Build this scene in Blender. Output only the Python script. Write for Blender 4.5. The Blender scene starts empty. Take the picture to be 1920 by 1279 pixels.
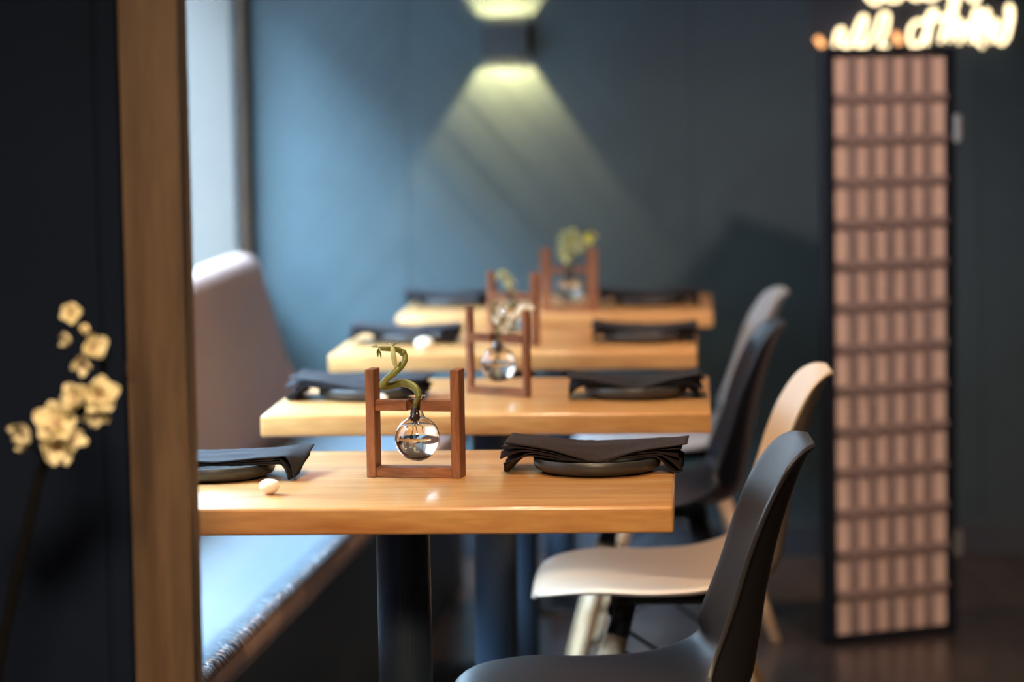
import bpy, bmesh, math, random
from mathutils import Vector, Matrix, noise
R = math.radians
random.seed(7)
scn = bpy.context.scene
col = scn.collection

# ------------------------------------------------------------------ camera
FPX = 5410.0
cam_d = bpy.data.cameras.new('camera'); cam = bpy.data.objects.new('camera', cam_d); col.objects.link(cam)
cam_d.sensor_width = 36; cam_d.lens = FPX / 1920 * 36
cam_d.clip_start = 0.05; cam_d.clip_end = 200
cam.location = (0.002, 0, 1.306)
YAW, PITCH, ROLL = math.atan(341 / FPX), math.atan(484.6 / FPX), -0.016
cam.matrix_world = (Matrix.Translation(cam.location) @ Matrix.Rotation(YAW, 4, 'Z')
                    @ Matrix.Rotation(R(90) - PITCH, 4, 'X') @ Matrix.Rotation(ROLL, 4, 'Z'))
cam_d.dof.use_dof = True; cam_d.dof.focus_distance = 4.06; cam_d.dof.aperture_fstop = 2.7
cam_d.dof.aperture_blades = 0
scn.camera = cam

# ------------------------------------------------------------------ world / exposure
vs = scn.view_settings
vs.view_transform = 'Standard'; vs.look = 'None'; vs.gamma = 1; vs.use_curve_mapping = False
vs.exposure = 0.15
w = bpy.data.worlds.new('World'); scn.world = w; w.use_nodes = True
nt = w.node_tree; nt.nodes.clear()
wo = nt.nodes.new('ShaderNodeOutputWorld'); bg = nt.nodes.new('ShaderNodeBackground')
tc = nt.nodes.new('ShaderNodeTexCoord'); sp = nt.nodes.new('ShaderNodeSeparateXYZ'); cr = nt.nodes.new('ShaderNodeValToRGB')
nt.links.new(tc.outputs['Generated'], sp.inputs[0]); nt.links.new(sp.outputs['Z'], cr.inputs[0])
nt.links.new(cr.outputs[0], bg.inputs[0]); nt.links.new(bg.outputs[0], wo.inputs[0])
cr.color_ramp.elements[0].position = 0.0; cr.color_ramp.elements[0].color = (0.30, 0.30, 0.29, 1)
cr.color_ramp.elements[1].position = 0.06; cr.color_ramp.elements[1].color = (0.50, 0.75, 1.0, 1)
bg.inputs['Strength'].default_value = 125.0

def light(name, kind, loc, energy, color, size=0.1, rot=(0, 0, 0), **kw):
    d = bpy.data.lights.new(name, kind); o = bpy.data.objects.new(name, d); col.objects.link(o)
    o.location = loc; o.rotation_euler = rot; d.energy = energy; d.color = color
    if kind == 'AREA':
        d.size = size
    else:
        d.shadow_soft_size = size
    for k, v in kw.items(): setattr(d, k, v)
    return o

# daylight portal filling the long side window (guides sky light only)
p = light('window_portal', 'AREA', (-1.40, 5.6, 1.5), 1, (1, 1, 1), 4.3, (0, R(-90), 0))
p.data.shape = 'RECTANGLE'; p.data.size = 1.8; p.data.size_y = 4.4
p.data.cycles.is_portal = True
WARM = (1.0, 0.73, 0.46)
for (x, y, e) in ((-0.25, 4.0, 22), (-0.3, 5.4, 22), (-0.3, 6.7, 18)):
    light('unseen_spot', 'SPOT', (x, y, 2.66), e * 4.0, WARM, 0.05, (0, 0, 0), spot_size=R(95), spot_blend=0.8)
light('unseen_spot', 'SPOT', (-.15, 0.9, 2.66), 620, WARM, 0.35, (R(22), 0, 0), spot_size=R(115), spot_blend=0.8)  # unseen front lamp, added to brighten the nearest table's front and the post
# lamp washing the folding screen
light('screen_spot', 'SPOT', (1.0, 4.3, 2.6), 230, (1.0, 0.77, 0.68), 0.06, (R(55), 0, R(14)), spot_size=R(46), spot_blend=0.9)

# ------------------------------------------------------------------ materials
def srgb(r, g, b):
    f = lambda c: (c / 255 / 12.92) if c / 255 <= 0.04045 else ((c / 255 + 0.055) / 1.055) ** 2.4
    return (f(r), f(g), f(b), 1)

def mat(name, color, rough=0.5, metal=0.0, coat=0.0, spec=0.5, var=0.0, scale=8.0, bump=0.0, sheen=0.0, coat_rough=0.05):
    m = bpy.data.materials.new(name); m.use_nodes = True
    n = m.node_tree; b = n.nodes['Principled BSDF']
    b.inputs['Base Color'].default_value = color
    b.inputs['Roughness'].default_value = rough; b.inputs['Metallic'].default_value = metal
    b.inputs['Coat Weight'].default_value = coat; b.inputs['Coat Roughness'].default_value = coat_rough
    b.inputs['Specular IOR Level'].default_value = spec
    if sheen: b.inputs['Sheen Weight'].default_value = sheen
    t = n.nodes.new('ShaderNodeTexCoord'); ns = n.nodes.new('ShaderNodeTexNoise')
    ns.inputs['Scale'].default_value = scale; ns.inputs['Detail'].default_value = 5
    n.links.new(t.outputs['Object'], ns.inputs['Vector'])
    rp = n.nodes.new('ShaderNodeValToRGB')
    k = var
    rp.color_ramp.elements[0].position = 0.3; rp.color_ramp.elements[1].position = 0.7
    rp.color_ramp.elements[0].color = tuple(c * (1 - k) for c in color[:3]) + (1,)
    rp.color_ramp.elements[1].color = tuple(min(1, c * (1 + k)) for c in color[:3]) + (1,)
    n.links.new(ns.outputs['Fac'], rp.inputs[0]); n.links.new(rp.outputs[0], b.inputs['Base Color'])
    if bump:
        bp = n.nodes.new('ShaderNodeBump'); bp.inputs['Strength'].default_value = bump
        bp.inputs['Distance'].default_value = 0.002
        n.links.new(ns.outputs['Fac'], bp.inputs['Height']); n.links.new(bp.outputs[0], b.inputs['Normal'])
    return m

def wood(name, c1, c2, c3, grain=(1, 1, 1), scale=6.0, rough=0.35, coat=0.0, rings=0.0, tilt=(0, 0, 0), stave=0.0, coat_rough=0.08):
    """streaky wood; grain = stretch per axis (small along the grain); stave = width of the glued boards along local Y"""
    m = bpy.data.materials.new(name); m.use_nodes = True
    n = m.node_tree; b = n.nodes['Principled BSDF']; L = n.links.new
    b.inputs['Roughness'].default_value = rough
    b.inputs['Coat Weight'].default_value = coat; b.inputs['Coat Roughness'].default_value = coat_rough
    t = n.nodes.new('ShaderNodeTexCoord'); mp = n.nodes.new('ShaderNodeMapping')
    mp.inputs['Scale'].default_value = grain; mp.inputs['Rotation'].default_value = tilt
    L(t.outputs['Object'], mp.inputs['Vector'])
    ns = n.nodes.new('ShaderNodeTexNoise'); ns.inputs['Scale'].default_value = scale
    ns.inputs['Detail'].default_value = 6; ns.inputs['Roughness'].default_value = 0.6; ns.inputs['Distortion'].default_value = 0.6
    L(mp.outputs[0], ns.inputs['Vector'])
    rp = n.nodes.new('ShaderNodeValToRGB'); e = rp.color_ramp.elements
    e[0].position = 0.28; e[0].color = c1; e[1].position = 0.72; e[1].color = c3
    x = e.new(0.5); x.color = c2
    L(ns.outputs['Fac'], rp.inputs[0])
    fin = n.nodes.new('ShaderNodeTexNoise'); fin.inputs['Scale'].default_value = scale * 9; fin.inputs['Detail'].default_value = 3
    L(mp.outputs[0], fin.inputs['Vector'])
    mx = n.nodes.new('ShaderNodeMix'); mx.data_type = 'RGBA'; mx.blend_type = 'MULTIPLY'; mx.inputs[0].default_value = 0.35
    fr = n.nodes.new('ShaderNodeValToRGB'); fr.color_ramp.elements[0].position = 0.35; fr.color_ramp.elements[1].position = 0.6
    fr.color_ramp.elements[0].color = (0.55, 0.45, 0.35, 1); fr.color_ramp.elements[1].color = (1, 1, 1, 1)
    L(fin.outputs['Fac'], fr.inputs[0]); L(rp.outputs[0], mx.inputs[6]); L(fr.outputs[0], mx.inputs[7])
    out = mx.outputs[2]
    if rings:
        wv = n.nodes.new('ShaderNodeTexWave'); wv.inputs['Scale'].default_value = rings
        wv.inputs['Distortion'].default_value = 5; wv.inputs['Detail'].default_value = 3; wv.inputs['Detail Scale'].default_value = 1.2
        L(mp.outputs[0], wv.inputs['Vector'])
        m2 = n.nodes.new('ShaderNodeMix'); m2.data_type = 'RGBA'; m2.blend_type = 'MULTIPLY'; m2.inputs[0].default_value = 0.45
        wr = n.nodes.new('ShaderNodeValToRGB'); wr.color_ramp.elements[0].color = (0.5, 0.38, 0.28, 1); wr.color_ramp.elements[1].position = 0.35
        wr.color_ramp.elements[1].color = (1, 1, 1, 1)
        L(wv.outputs['Fac'], wr.inputs[0]); L(out, m2.inputs[6]); L(wr.outputs[0], m2.inputs[7]); out = m2.outputs[2]
    if stave:
        sx = n.nodes.new('ShaderNodeSeparateXYZ'); L(t.outputs['Object'], sx.inputs[0])
        mt = n.nodes.new('ShaderNodeMath'); mt.operation = 'DIVIDE'; mt.inputs[1].default_value = stave; L(sx.outputs['Y'], mt.inputs[0])
        fl = n.nodes.new('ShaderNodeMath'); fl.operation = 'FLOOR'; L(mt.outputs[0], fl.inputs[0])
        wn = n.nodes.new('ShaderNodeTexWhiteNoise'); wn.noise_dimensions = '1D'; L(fl.outputs[0], wn.inputs['W'])
        hs = n.nodes.new('ShaderNodeHueSaturation'); mr = n.nodes.new('ShaderNodeMapRange')
        mr.inputs['To Min'].default_value = 0.84; mr.inputs['To Max'].default_value = 1.12
        L(wn.outputs['Value'], mr.inputs['Value']); L(mr.outputs[0], hs.inputs['Value']); L(out, hs.inputs['Color']); out = hs.outputs[0]
    L(out, b.inputs['Base Color'])
    return m

M = {}
M['table'] = wood('golden_table_wood', srgb(200, 130, 72), srgb(224, 166, 102), srgb(241, 194, 132), grain=(0.55, 7, 3.5), scale=3.2, rough=0.32, coat=0.45, stave=0.066, coat_rough=0.11, tilt=(0, R(6), R(2)))
M['rack'] = wood('reddish_rack_wood', srgb(92, 54, 32), srgb(146, 92, 58), srgb(178, 120, 80), grain=(8, 8, 1), scale=9, rough=0.6)
M['post'] = wood('amber_post_wood', srgb(64, 50, 38), srgb(98, 77, 58), srgb(114, 92, 72), grain=(5, 5, 0.55), scale=3.0, rough=0.5, rings=0.9, tilt=(0, R(9), 0))
M['leg_wood'] = wood('pale_leg_wood', srgb(190, 150, 110), srgb(215, 180, 142), srgb(225, 195, 160), grain=(6, 6, 0.6), scale=6, rough=0.4)
M['trim_wood'] = wood('tan_trim_wood', srgb(190, 156, 120), srgb(215, 182, 148), srgb(228, 196, 164), grain=(6, 6, 0.6), scale=5, rough=0.5)
M['wall'] = mat('dark_blue_plank_paint', srgb(46, 62, 67), 0.62, var=0.10, scale=5, bump=0.1)
M['side'] = mat('charcoal_wall_paint', srgb(50, 52, 60), 0.6, var=0.08, scale=4)
M['dark'] = mat('near_black_panel', srgb(14, 24, 42), 0.85, var=0.10, scale=6, bump=0.1, spec=0.15)
M['ceiling'] = mat('dark_ceiling_paint', srgb(46, 46, 50), 0.8, var=0.05)
M['floor'] = wood('dark_floor_boards', srgb(44, 36, 34), srgb(58, 48, 46), srgb(70, 58, 54), grain=(4, 0.5, 1), scale=3, rough=0.28)
M['reveal'] = mat('pale_window_reveal', srgb(72, 62, 54), 0.6, var=0.04)
M['black'] = mat('black_metal', srgb(30, 32, 36), 0.4, metal=0.3, var=0.05)
M['column'] = mat('blue_black_steel', srgb(44, 54, 68), 0.42, metal=0.4, var=0.05)
M['vinyl'] = mat('grey_vinyl', srgb(72, 80, 88), 0.42, var=0.06, scale=30, bump=0.15)
M['vinyl_back'] = mat('taupe_vinyl', srgb(142, 114, 106), 0.5, var=0.06, scale=30, bump=0.1)
M['vinyl_band'] = mat('brown_vinyl_band', srgb(150, 118, 104), 0.55, var=0.08, scale=30, bump=0.2)
M['bench_base'] = mat('dark_bench_base', srgb(34, 35, 38), 0.6, var=0.08)
M['shell_dark'] = mat('charcoal_plastic_shell', srgb(52, 50, 54), 0.42, var=0.02, scale=3)
M['shell_navy'] = mat('blue_black_plastic_shell', srgb(40, 43, 52), 0.3, var=0.02, scale=3)
M['shell_white'] = mat('warm_white_plastic_shell', srgb(236, 210, 184), 0.42, var=0.02, scale=3)
M['shell_grey'] = mat('light_grey_plastic_shell', srgb(168, 168, 172), 0.3, var=0.02, scale=3)
M['plate'] = mat('slate_ceramic', srgb(56, 55, 55), 0.4, var=0.08, scale=20)
M['napkin'] = mat('brown_black_napkin_cloth', srgb(48, 38, 38), 0.9, var=0.12, scale=120, bump=0.4, spec=0.2)
M['napkin_grey'] = mat('charcoal_napkin_cloth', srgb(40, 38, 43), 0.9, var=0.12, scale=120, bump=0.4, spec=0.2)
M['pebble'] = mat('cream_ceramic', srgb(248, 232, 212), 0.3, var=0.03)
M['stem'] = mat('bamboo_green', srgb(122, 126, 62), 0.42, var=0.25, scale=60)
M['leaf_pale'] = mat('pale_green_leaf', srgb(204, 208, 150), 0.45, var=0.15, scale=40)
M['leaf_yellow'] = mat('yellow_green_leaf', srgb(214, 208, 84), 0.45, var=0.12, scale=40)
M['root'] = mat('brown_root', srgb(84, 62, 48), 0.8, var=0.3, scale=80)
M['petal'] = mat('cream_petal', srgb(240, 230, 192), 0.6, var=0.08, scale=60)
M['orchid'] = mat('white_orchid_petal', srgb(250, 244, 228), 0.5, var=0.04, scale=60)
M['stamen'] = mat('dull_red_stamen', srgb(150, 80, 60), 0.6, var=0.1)
M['bark'] = mat('near_black_bark', srgb(14, 13, 14), 0.9, var=0.2, scale=40, spec=0.1)
M['lattice'] = mat('pinkish_lattice_wood', srgb(134, 112, 104), 0.6, var=0.06)
M['screen_frame'] = mat('black_lacquer', srgb(17, 20, 28), 0.6, var=0.05, spec=0.2)
M['chrome'] = mat('brushed_hinge_steel', srgb(190, 186, 180), 0.35, metal=0.9, var=0.03)
M['facade'] = mat('dark_street_facade', srgb(58, 50, 46), 0.85, var=0.1, scale=2)
M['rug'] = mat('grey_vase_glaze', srgb(60, 60, 62), 0.4, var=0.1)

def paper_mat():
    m = bpy.data.materials.new('rice_paper'); m.use_nodes = True; n = m.node_tree; n.nodes.clear()
    o = n.nodes.new('ShaderNodeOutputMaterial'); a = n.nodes.new('ShaderNodeBsdfDiffuse'); t = n.nodes.new('ShaderNodeBsdfTranslucent')
    mx = n.nodes.new('ShaderNodeMixShader'); ns = n.nodes.new('ShaderNodeTexNoise'); ns.inputs['Scale'].default_value = 40
    rp = n.nodes.new('ShaderNodeValToRGB'); rp.color_ramp.elements[0].color = srgb(226, 196, 178); rp.color_ramp.elements[1].color = srgb(244, 216, 196)
    n.links.new(ns.outputs['Fac'], rp.inputs[0])
    for s in (a, t): n.links.new(rp.outputs[0], s.inputs['Color'])
    mx.inputs[0].default_value = 0.3
    n.links.new(a.outputs[0], mx.inputs[1]); n.links.new(t.outputs[0], mx.inputs[2]); n.links.new(mx.outputs[0], o.inputs[0])
    return m
M['paper'] = paper_mat()

def pane_mat():
    m = bpy.data.materials.new('window_glass'); m.use_nodes = True; n = m.node_tree; n.nodes.clear()
    o = n.nodes.new('ShaderNodeOutputMaterial'); a = n.nodes.new('ShaderNodeBsdfTransparent'); g = n.nodes.new('ShaderNodeBsdfGlossy')
    g.inputs['Roughness'].default_value = 0.02; a.inputs['Color'].default_value = (0.94, 0.97, 0.98, 1)
    mx = n.nodes.new('ShaderNodeMixShader'); mx.inputs[0].default_value = 0.07
    n.links.new(a.outputs[0], mx.inputs[1]); n.links.new(g.outputs[0], mx.inputs[2]); n.links.new(mx.outputs[0], o.inputs[0])
    return m
M['pane'] = pane_mat()

def clear_mat(name, ior, color=(1, 1, 1, 1), rough=0.0):
    m = bpy.data.materials.new(name); m.use_nodes = True; b = m.node_tree.nodes['Principled BSDF']
    b.inputs['Base Color'].default_value = color; b.inputs['Roughness'].default_value = rough
    b.inputs['Transmission Weight'].default_value = 1.0; b.inputs['IOR'].default_value = ior
    return m
M['glass'] = clear_mat('clear_vase_glass', 1.48)
M['water'] = clear_mat('vase_water', 1.33, (1.0, 0.98, 0.94, 1))

def emit_mat(name, color, strength):
    m = bpy.data.materials.new(name); m.use_nodes = True; b = m.node_tree.nodes['Principled BSDF']
    b.inputs['Base Color'].default_value = color; b.inputs['Emission Color'].default_value = color
    b.inputs['Emission Strength'].default_value = strength
    return m
M['neon'] = emit_mat('warm_white_light_tube', (1.0, 0.80, 0.47, 1), 3.3)
M['neon_dim'] = emit_mat('amber_light_tube', (1.0, 0.45, 0.16, 1), 2.0)

# ------------------------------------------------------------------ mesh helpers
def link(name, bm, m, parent=None, loc=(0, 0, 0), smooth=False):
    me = bpy.data.meshes.new(name)
    bmesh.ops.recalc_face_normals(bm, faces=bm.faces[:])
    bm.to_mesh(me); bm.free()
    me.materials.append(m)
    if smooth:
        for p_ in me.polygons: p_.use_smooth = True
    o = bpy.data.objects.new(name, me); col.objects.link(o); o.location = loc
    if parent: o.parent = parent
    return o

def thing(name, label, cat, loc=(0, 0, 0), rotz=0, group=None):
    o = bpy.data.objects.new(name, None); col.objects.link(o); o.location = loc; o.rotation_euler = (0, 0, rotz)
    o.empty_display_size = 0.05
    o['label'] = label; o['category'] = cat
    if group: o['group'] = group
    return o

def tag(o, label, cat, group=None):
    o['label'] = label; o['category'] = cat
    if group: o['group'] = group
    return o

def box(bm, x0, x1, y0, y1, z0, z1, bev=0.0, seg=2):
    t = bmesh.new()
    vs_ = [t.verts.new((x, y, z)) for x in (x0, x1) for y in (y0, y1) for z in (z0, z1)]
    for f in ((0, 1, 3, 2), (4, 6, 7, 5), (0, 4, 5, 1), (2, 3, 7, 6), (0, 2, 6, 4), (1, 5, 7, 3)):
        t.faces.new([vs_[i] for i in f])
    if bev: bmesh.ops.bevel(t, geom=t.edges[:], offset=bev, segments=seg, affect='EDGES', profile=0.6)
    me = bpy.data.meshes.new('tmp'); t.to_mesh(me); t.free(); bm.from_mesh(me); bpy.data.meshes.remove(me)

def lathe(bm, prof, n=40, center=(0, 0, 0), close_top=False, close_bottom=False):
    rings = []
    for r, z in prof:
        if r < 1e-6: rings.append([bm.verts.new((center[0], center[1], center[2] + z))])
        else: rings.append([bm.verts.new((center[0] + r * math.cos(2 * math.pi * i / n), center[1] + r * math.sin(2 * math.pi * i / n), center[2] + z)) for i in range(n)])
    for a, b in zip(rings, rings[1:]):
        for i in range(n):
            j = (i + 1) % n
            if len(a) == 1 and len(b) == 1: continue
            if len(a) == 1: bm.faces.new((a[0], b[i], b[j]))
            elif len(b) == 1: bm.faces.new((a[i], b[0], a[j]))
            else: bm.faces.new((a[i], b[i], b[j], a[j]))
    if close_bottom and len(rings[0]) > 1: bm.faces.new(rings[0])
    if close_top and len(rings[-1]) > 1: bm.faces.new(rings[-1])

def catmull(pts, sub=6):
    P = [Vector(p_) for p_ in pts]; P = [P[0] * 2 - P[1]] + P + [P[-1] * 2 - P[-2]]
    out = []
    for i in range(1, len(P) - 2):
        for k in range(sub):
            t = k / sub
            a, b, c, d = P[i - 1], P[i], P[i + 1], P[i + 2]
            out.append(0.5 * ((2 * b) + (c - a) * t + (2 * a - 5 * b + 4 * c - d) * t * t + (3 * b - a - 3 * c + d) * t ** 3))
    out.append(P[-2]); return out

def tube(bm, pts, rad, n=10, caps=True):
    """rad: number or list (linearly spread over the path)"""
    N = len(pts); rings = []
    rr = (lambda t: rad) if not isinstance(rad, (list, tuple)) else (lambda t: rad[min(int(t * (len(rad) - 1)), len(rad) - 2)] * (1 - (t * (len(rad) - 1) - min(int(t * (len(rad) - 1)), len(rad) - 2))) + rad[min(int(t * (len(rad) - 1)), len(rad) - 2) + 1] * (t * (len(rad) - 1) - min(int(t * (len(rad) - 1)), len(rad) - 2)))
    pts = [Vector(p_) for p_ in pts]
    up = Vector((0.13, 0.97, 0.21)).normalized()
    for i, p_ in enumerate(pts):
        d = (pts[min(i + 1, N - 1)] - pts[max(i - 1, 0)]).normalized()
        a = d.cross(up)
        if a.length < 1e-3: a = d.cross(Vector((1, 0, 0)))
        a.normalize(); b = a.cross(d).normalized(); up = d.cross(a) * -1 if False else up
        r = rr(i / (N - 1))
        rings.append([bm.verts.new(p_ + (a * math.cos(2 * math.pi * k / n) + b * math.sin(2 * math.pi * k / n)) * r) for k in range(n)])
    for a, b in zip(rings, rings[1:]):
        for k in range(n):
            bm.faces.new((a[k], b[k], b[(k + 1) % n], a[(k + 1) % n]))
    if caps: bm.faces.new(rings[0]); bm.faces.new(rings[-1])

def bmnew(): return bmesh.new()

def boxobj(name, m, parent, dims, loc=(0, 0, 0), bev=0.0, rot=(0, 0, 0)):
    bm = bmnew(); box(bm, *dims, bev=bev); o = link(name, bm, m, parent, loc); o.rotation_euler = rot; return o

def copy_tree(o, parent=None):
    c = o.copy(); col.objects.link(c); c.parent = parent
    for ch in [x for x in list(o.children)]: copy_tree(ch, c)
    return c

def struct(o): o['kind'] = 'structure'; return o

# ------------------------------------------------------------------ room shell
YB = 7.90; XL = -1.225; XR = 3.2; YF = -2.2; ZC = 2.75
struct(boxobj('floor', M['floor'], None, (-1.6, XR + .1, YF - .1, YB + .2, -.08, 0)))
struct(boxobj('ceiling', M['ceiling'], None, (-1.6, XR + .1, YF - .1, YB + .2, ZC, ZC + .08)))
struct(boxobj('wall_right', M['side'], None, (XR, XR + .1, YF, YB, 0, ZC)))
struct(boxobj('wall_front', M['side'], None, (-1.6, XR, YF - .1, YF, 0, ZC)))
# side wall with a long deep window opening
WY0, WY1, WZ0, WZ1 = 3.55, 7.77, 0.78, 1.88
bm = bmnew()
box(bm, -1.50, XL, YF, WY0, 0, ZC); box(bm, -1.50, XL, WY1, YB + .1, 0, ZC)
box(bm, -1.50, XL, WY0, WY1, 0, WZ0); box(bm, -1.50, XL, WY0, WY1, WZ1, ZC)
struct(link('wall_left', bm, M['side']))
# window: pale reveal lining, frame, mullions, panes
win = link('window_1', (lambda b: (box(b, -1.50, XL - .004, WY1 - .02, WY1 - .001, WZ0, WZ1, .003), box(b, -1.50, XL - .004, WY0, WY0 + .02, WZ0, WZ1, .003),
                                   box(b, -1.50, XL - .004, WY0, WY1, WZ1 - .02, WZ1 - .001, .003), b)[-1])(bmnew()), M['reveal'])
struct(win)
boxobj('window_sill', M['reveal'], win, (-1.50, XL + .012, WY0 + .02, WY1 - .02, WZ0 - .001, WZ0 + .022), bev=.004)
boxobj('window_frame', M['reveal'], win, (-1.46, -1.41, WY1 - .07, WY1 - .02, WZ0 + .022, WZ1 - .02), bev=.004)
ny = 4
for i in range(ny + 1):
    y = WY0 + .045 + i * (WY1 - WY0 - .09) / ny
    if i < ny: boxobj('mullion', M['reveal'], win, (-1.455, -1.415, y - .02, y + .02, WZ0 + .022, WZ1 - .02), bev=.004)
for i in range(ny):
    y0 = WY0 + .045 + i * (WY1 - WY0 - .09) / ny + .018; y1 = WY0 + .045 + (i + 1) * (WY1 - WY0 - .09) / ny - .018
    boxobj('pane', M['pane'], win, (-1.438, -1.432, y0, y1, WZ0 + .02, WZ1 - .02))
# vertical wooden casing at the far side of the window
struct(boxobj('trim_1', M['trim_wood'], None, (XL, XL + .014, WY1 + .026, WY1 + .105, 0.0, 2.52), bev=.002))
struct(boxobj('trim_2', M['black'], None, (XL, XL + .008, WY1 + .004, WY1 + .026, WZ0, 2.52), bev=.002))

# unseen building across the street, added to block the low sky from the window
bm = bmnew(); box(bm, -12.0, -7.2, -14, 26, -.3, 6.9); struct(link('street_building', bm, M['facade']))
bm = bmnew(); box(bm, -7.2, -1.62, -14, 26, -.35, -.1); struct(link('street_ground', bm, M['side']))  # unseen street ground outside the window

# back wall with chevron planks
wb = struct(boxobj('wall_back', M['dark'], None, (-1.6, XR, YB, YB + .1, 0, ZC)))
PH = 0.145; seam0 = -0.775; CW = 0.78
def clip_poly(poly, a, b, c):        # keep a*x+b*z<=c
    out = []
    for i in range(len(poly)):
        p_, q = poly[i], poly[(i + 1) % len(poly)]
        fp, fq = a * p_[0] + b * p_[1] - c, a * q[0] + b * q[1] - c
        if fp <= 0: out.append(p_)
        if (fp < 0) != (fq < 0) and abs(fp - fq) > 1e-9:
            t = fp / (fp - fq); out.append((p_[0] + (q[0] - p_[0]) * t, p_[1] + (q[1] - p_[1]) * t))
    return out
ci = 0
xa = seam0 - CW
while xa < XR:
    up = 1 if ci % 2 == 0 else -1            # +1: planks rise to the right
    x0, x1 = max(xa, XL), min(xa + CW, XR)
    k = -14
    while k < 30:
        zb = k * PH
        def zl(x): return zb + up * (x - xa) * 1.15 + (0 if up > 0 else CW * 1.15 - CW * 1.15)
        g = .0004
        poly = [(x0 + .001, zl(x0) + g), (x1 - .001, zl(x1) + g), (x1 - .001, zl(x1) + PH - g), (x0 + .001, zl(x0) + PH - g)]
        poly = clip_poly(poly, 0, -1, 0.0); poly = clip_poly(poly, 0, 1, ZC) if len(poly) > 2 else []
        k += 1
        if len(poly) < 3: continue
        bm = bmnew()
        # plank face leans a little: its upper long edge sits deeper, as in lapped boarding
        def yy(x, z):
            h = (z - zl(x)) / PH
            return YB - 0.014 - 0.0012 * (1 - h)
        f = [bm.verts.new((x, yy(x, z), z)) for x, z in poly]; b_ = [bm.verts.new((x, YB, z)) for x, z in poly]
        bm.faces.new(f); bm.faces.new(b_[::-1])
        for i in range(len(poly)):
            j = (i + 1) % len(poly); bm.faces.new((f[i], b_[i], b_[j], f[j]))
        link('plank', bm, M['wall'], wb)
    xa += CW; ci += 1
struct(boxobj('baseboard_back', M['side'], None, (XL, XR, YB - .04, YB - .022, 0, .09), bev=.003))

# ------------------------------------------------------------------ partition and wooden post at the left
part = struct(boxobj('wall_partition', M['dark'], None, (-1.5, -.652, 3.282, 3.33, 0, ZC)))
for i in range(3):
    boxobj('panel', M['dark'], part, (-1.2 + i * .262, -1.2 + i * .262 + .258 if i < 2 else -.653, 3.274, 3.282, 0.01, ZC - .01), bev=.003)
pst = tag(thing('corner_post', '', ''), 'tall amber wooden post with black strip ending the dark partition at left', 'post')
pst.location = (-.614, 3.27, 0)
bm = bmnew(); box(bm, -.034, .0345, 0, .006, 0, ZC, .001); link('board', bm, M['post'], pst)
bm = bmnew(); box(bm, -.034, .0335, .006, .036, 0, ZC, .0005); link('metal_strip', bm, M['black'], pst)['label'] = 'thin black metal strip'
bm = bmnew(); box(bm, -.034, .0350, .036, .060, 0, ZC, .001); link('edging', bm, M['post'], pst)
bm = bmnew()
for k in range(3):
    tube(bm, [Vector((-.028 + .006 * math.cos(t) * (k + 1) * .4 + t * 0, -.0003, .985 + .012 * math.sin(t) * (k + 1) * .4)) for t in [i * math.pi / 6 for i in range(12)]], .0007, 5)
link('knot', bm, M['root'], pst)

# ------------------------------------------------------------------ bench
bench = thing('bench', 'long upholstered bench with grey seat and tall backrest under the side window', 'bench', (0, 0, 0))
B0, B1 = 3.50, 7.42
def bx(y): return -0.712 + (y - 4.15) * 0.043        # front edge of the seat drifts inward with depth
nseg = 70
bm = bmnew(); rows = []
prof = [(-.42, 0.0), (-.42, .052), (-.38, .062), (-.2, .067), (-.05, .066), (-.018, .062), (-.004, .052), (0.002, .03), (0, .01), (-.01, 0)]
for i in range(nseg + 1):
    y = B0 + (B1 - B0) * i / nseg; row = []
    e = min(1, min(i, nseg - i) / 2 + .3)
    for (dx, dz) in prof:
        pk = 0.0035 * noise.noise(Vector((y * 38, dx * 3, 1))) * (1 if dx > -.06 else 0)
        row.append(bm.verts.new((bx(y) + dx + pk, y, .388 + dz * e + (0.003 * noise.noise(Vector((y * 6, dx * 9, 5))) if dz > .02 else 0))))
    rows.append(row)
for a, b in zip(rows, rows[1:]):
    for k in range(len(prof)):
        bm.faces.new((a[k], a[(k + 1) % len(prof)], b[(k + 1) % len(prof)], b[k]))
bm.faces.new(rows[0]); bm.faces.new(rows[-1])
for f in bm.faces:
    if len(f.verts) == 4:
        cx_ = sum(v.co.x for v in f.verts) / 4; cy_ = sum(v.co.y for v in f.verts) / 4
        f.material_index = 1 if cx_ > bx(cy_) - .012 else 0
sc_ = link('seat_cushion', bm, M['vinyl'], bench, smooth=True); sc_.data.materials.append(M['vinyl_band'])
bm = bmnew()
for i in range(240):                                   # little gathers along the cushion's front piping
    y = B0 + .35 + i * .0085 + random.uniform(-.003, .003)
    l = random.uniform(.012, .034)
    tube(bm, [(bx(y) - l, y + random.uniform(-.012, .012), .4553), (bx(y) - .006, y, .4505), (bx(y) + .0030, y, .438)], [.0004, .0011, .0004], 5)
g_ = link('gathers', bm, M['vinyl'], bench, smooth=True); g_['kind'] = 'stuff'
bm = bmnew()
vsx = [(bx(B0) - .03, B0), (bx(B1) - .03, B1), (XL + .01, B1), (XL + .01, B0)]
lo = [bm.verts.new((x, y, 0)) for x, y in vsx]; hi = [bm.verts.new((x, y, .388)) for x, y in vsx]
bm.faces.new(lo[::-1]); bm.faces.new(hi)
for i in range(4): bm.faces.new((lo[i], lo[(i + 1) % 4], hi[(i + 1) % 4], hi[i]))
link('plinth', bm, M['bench_base'], bench)
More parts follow.
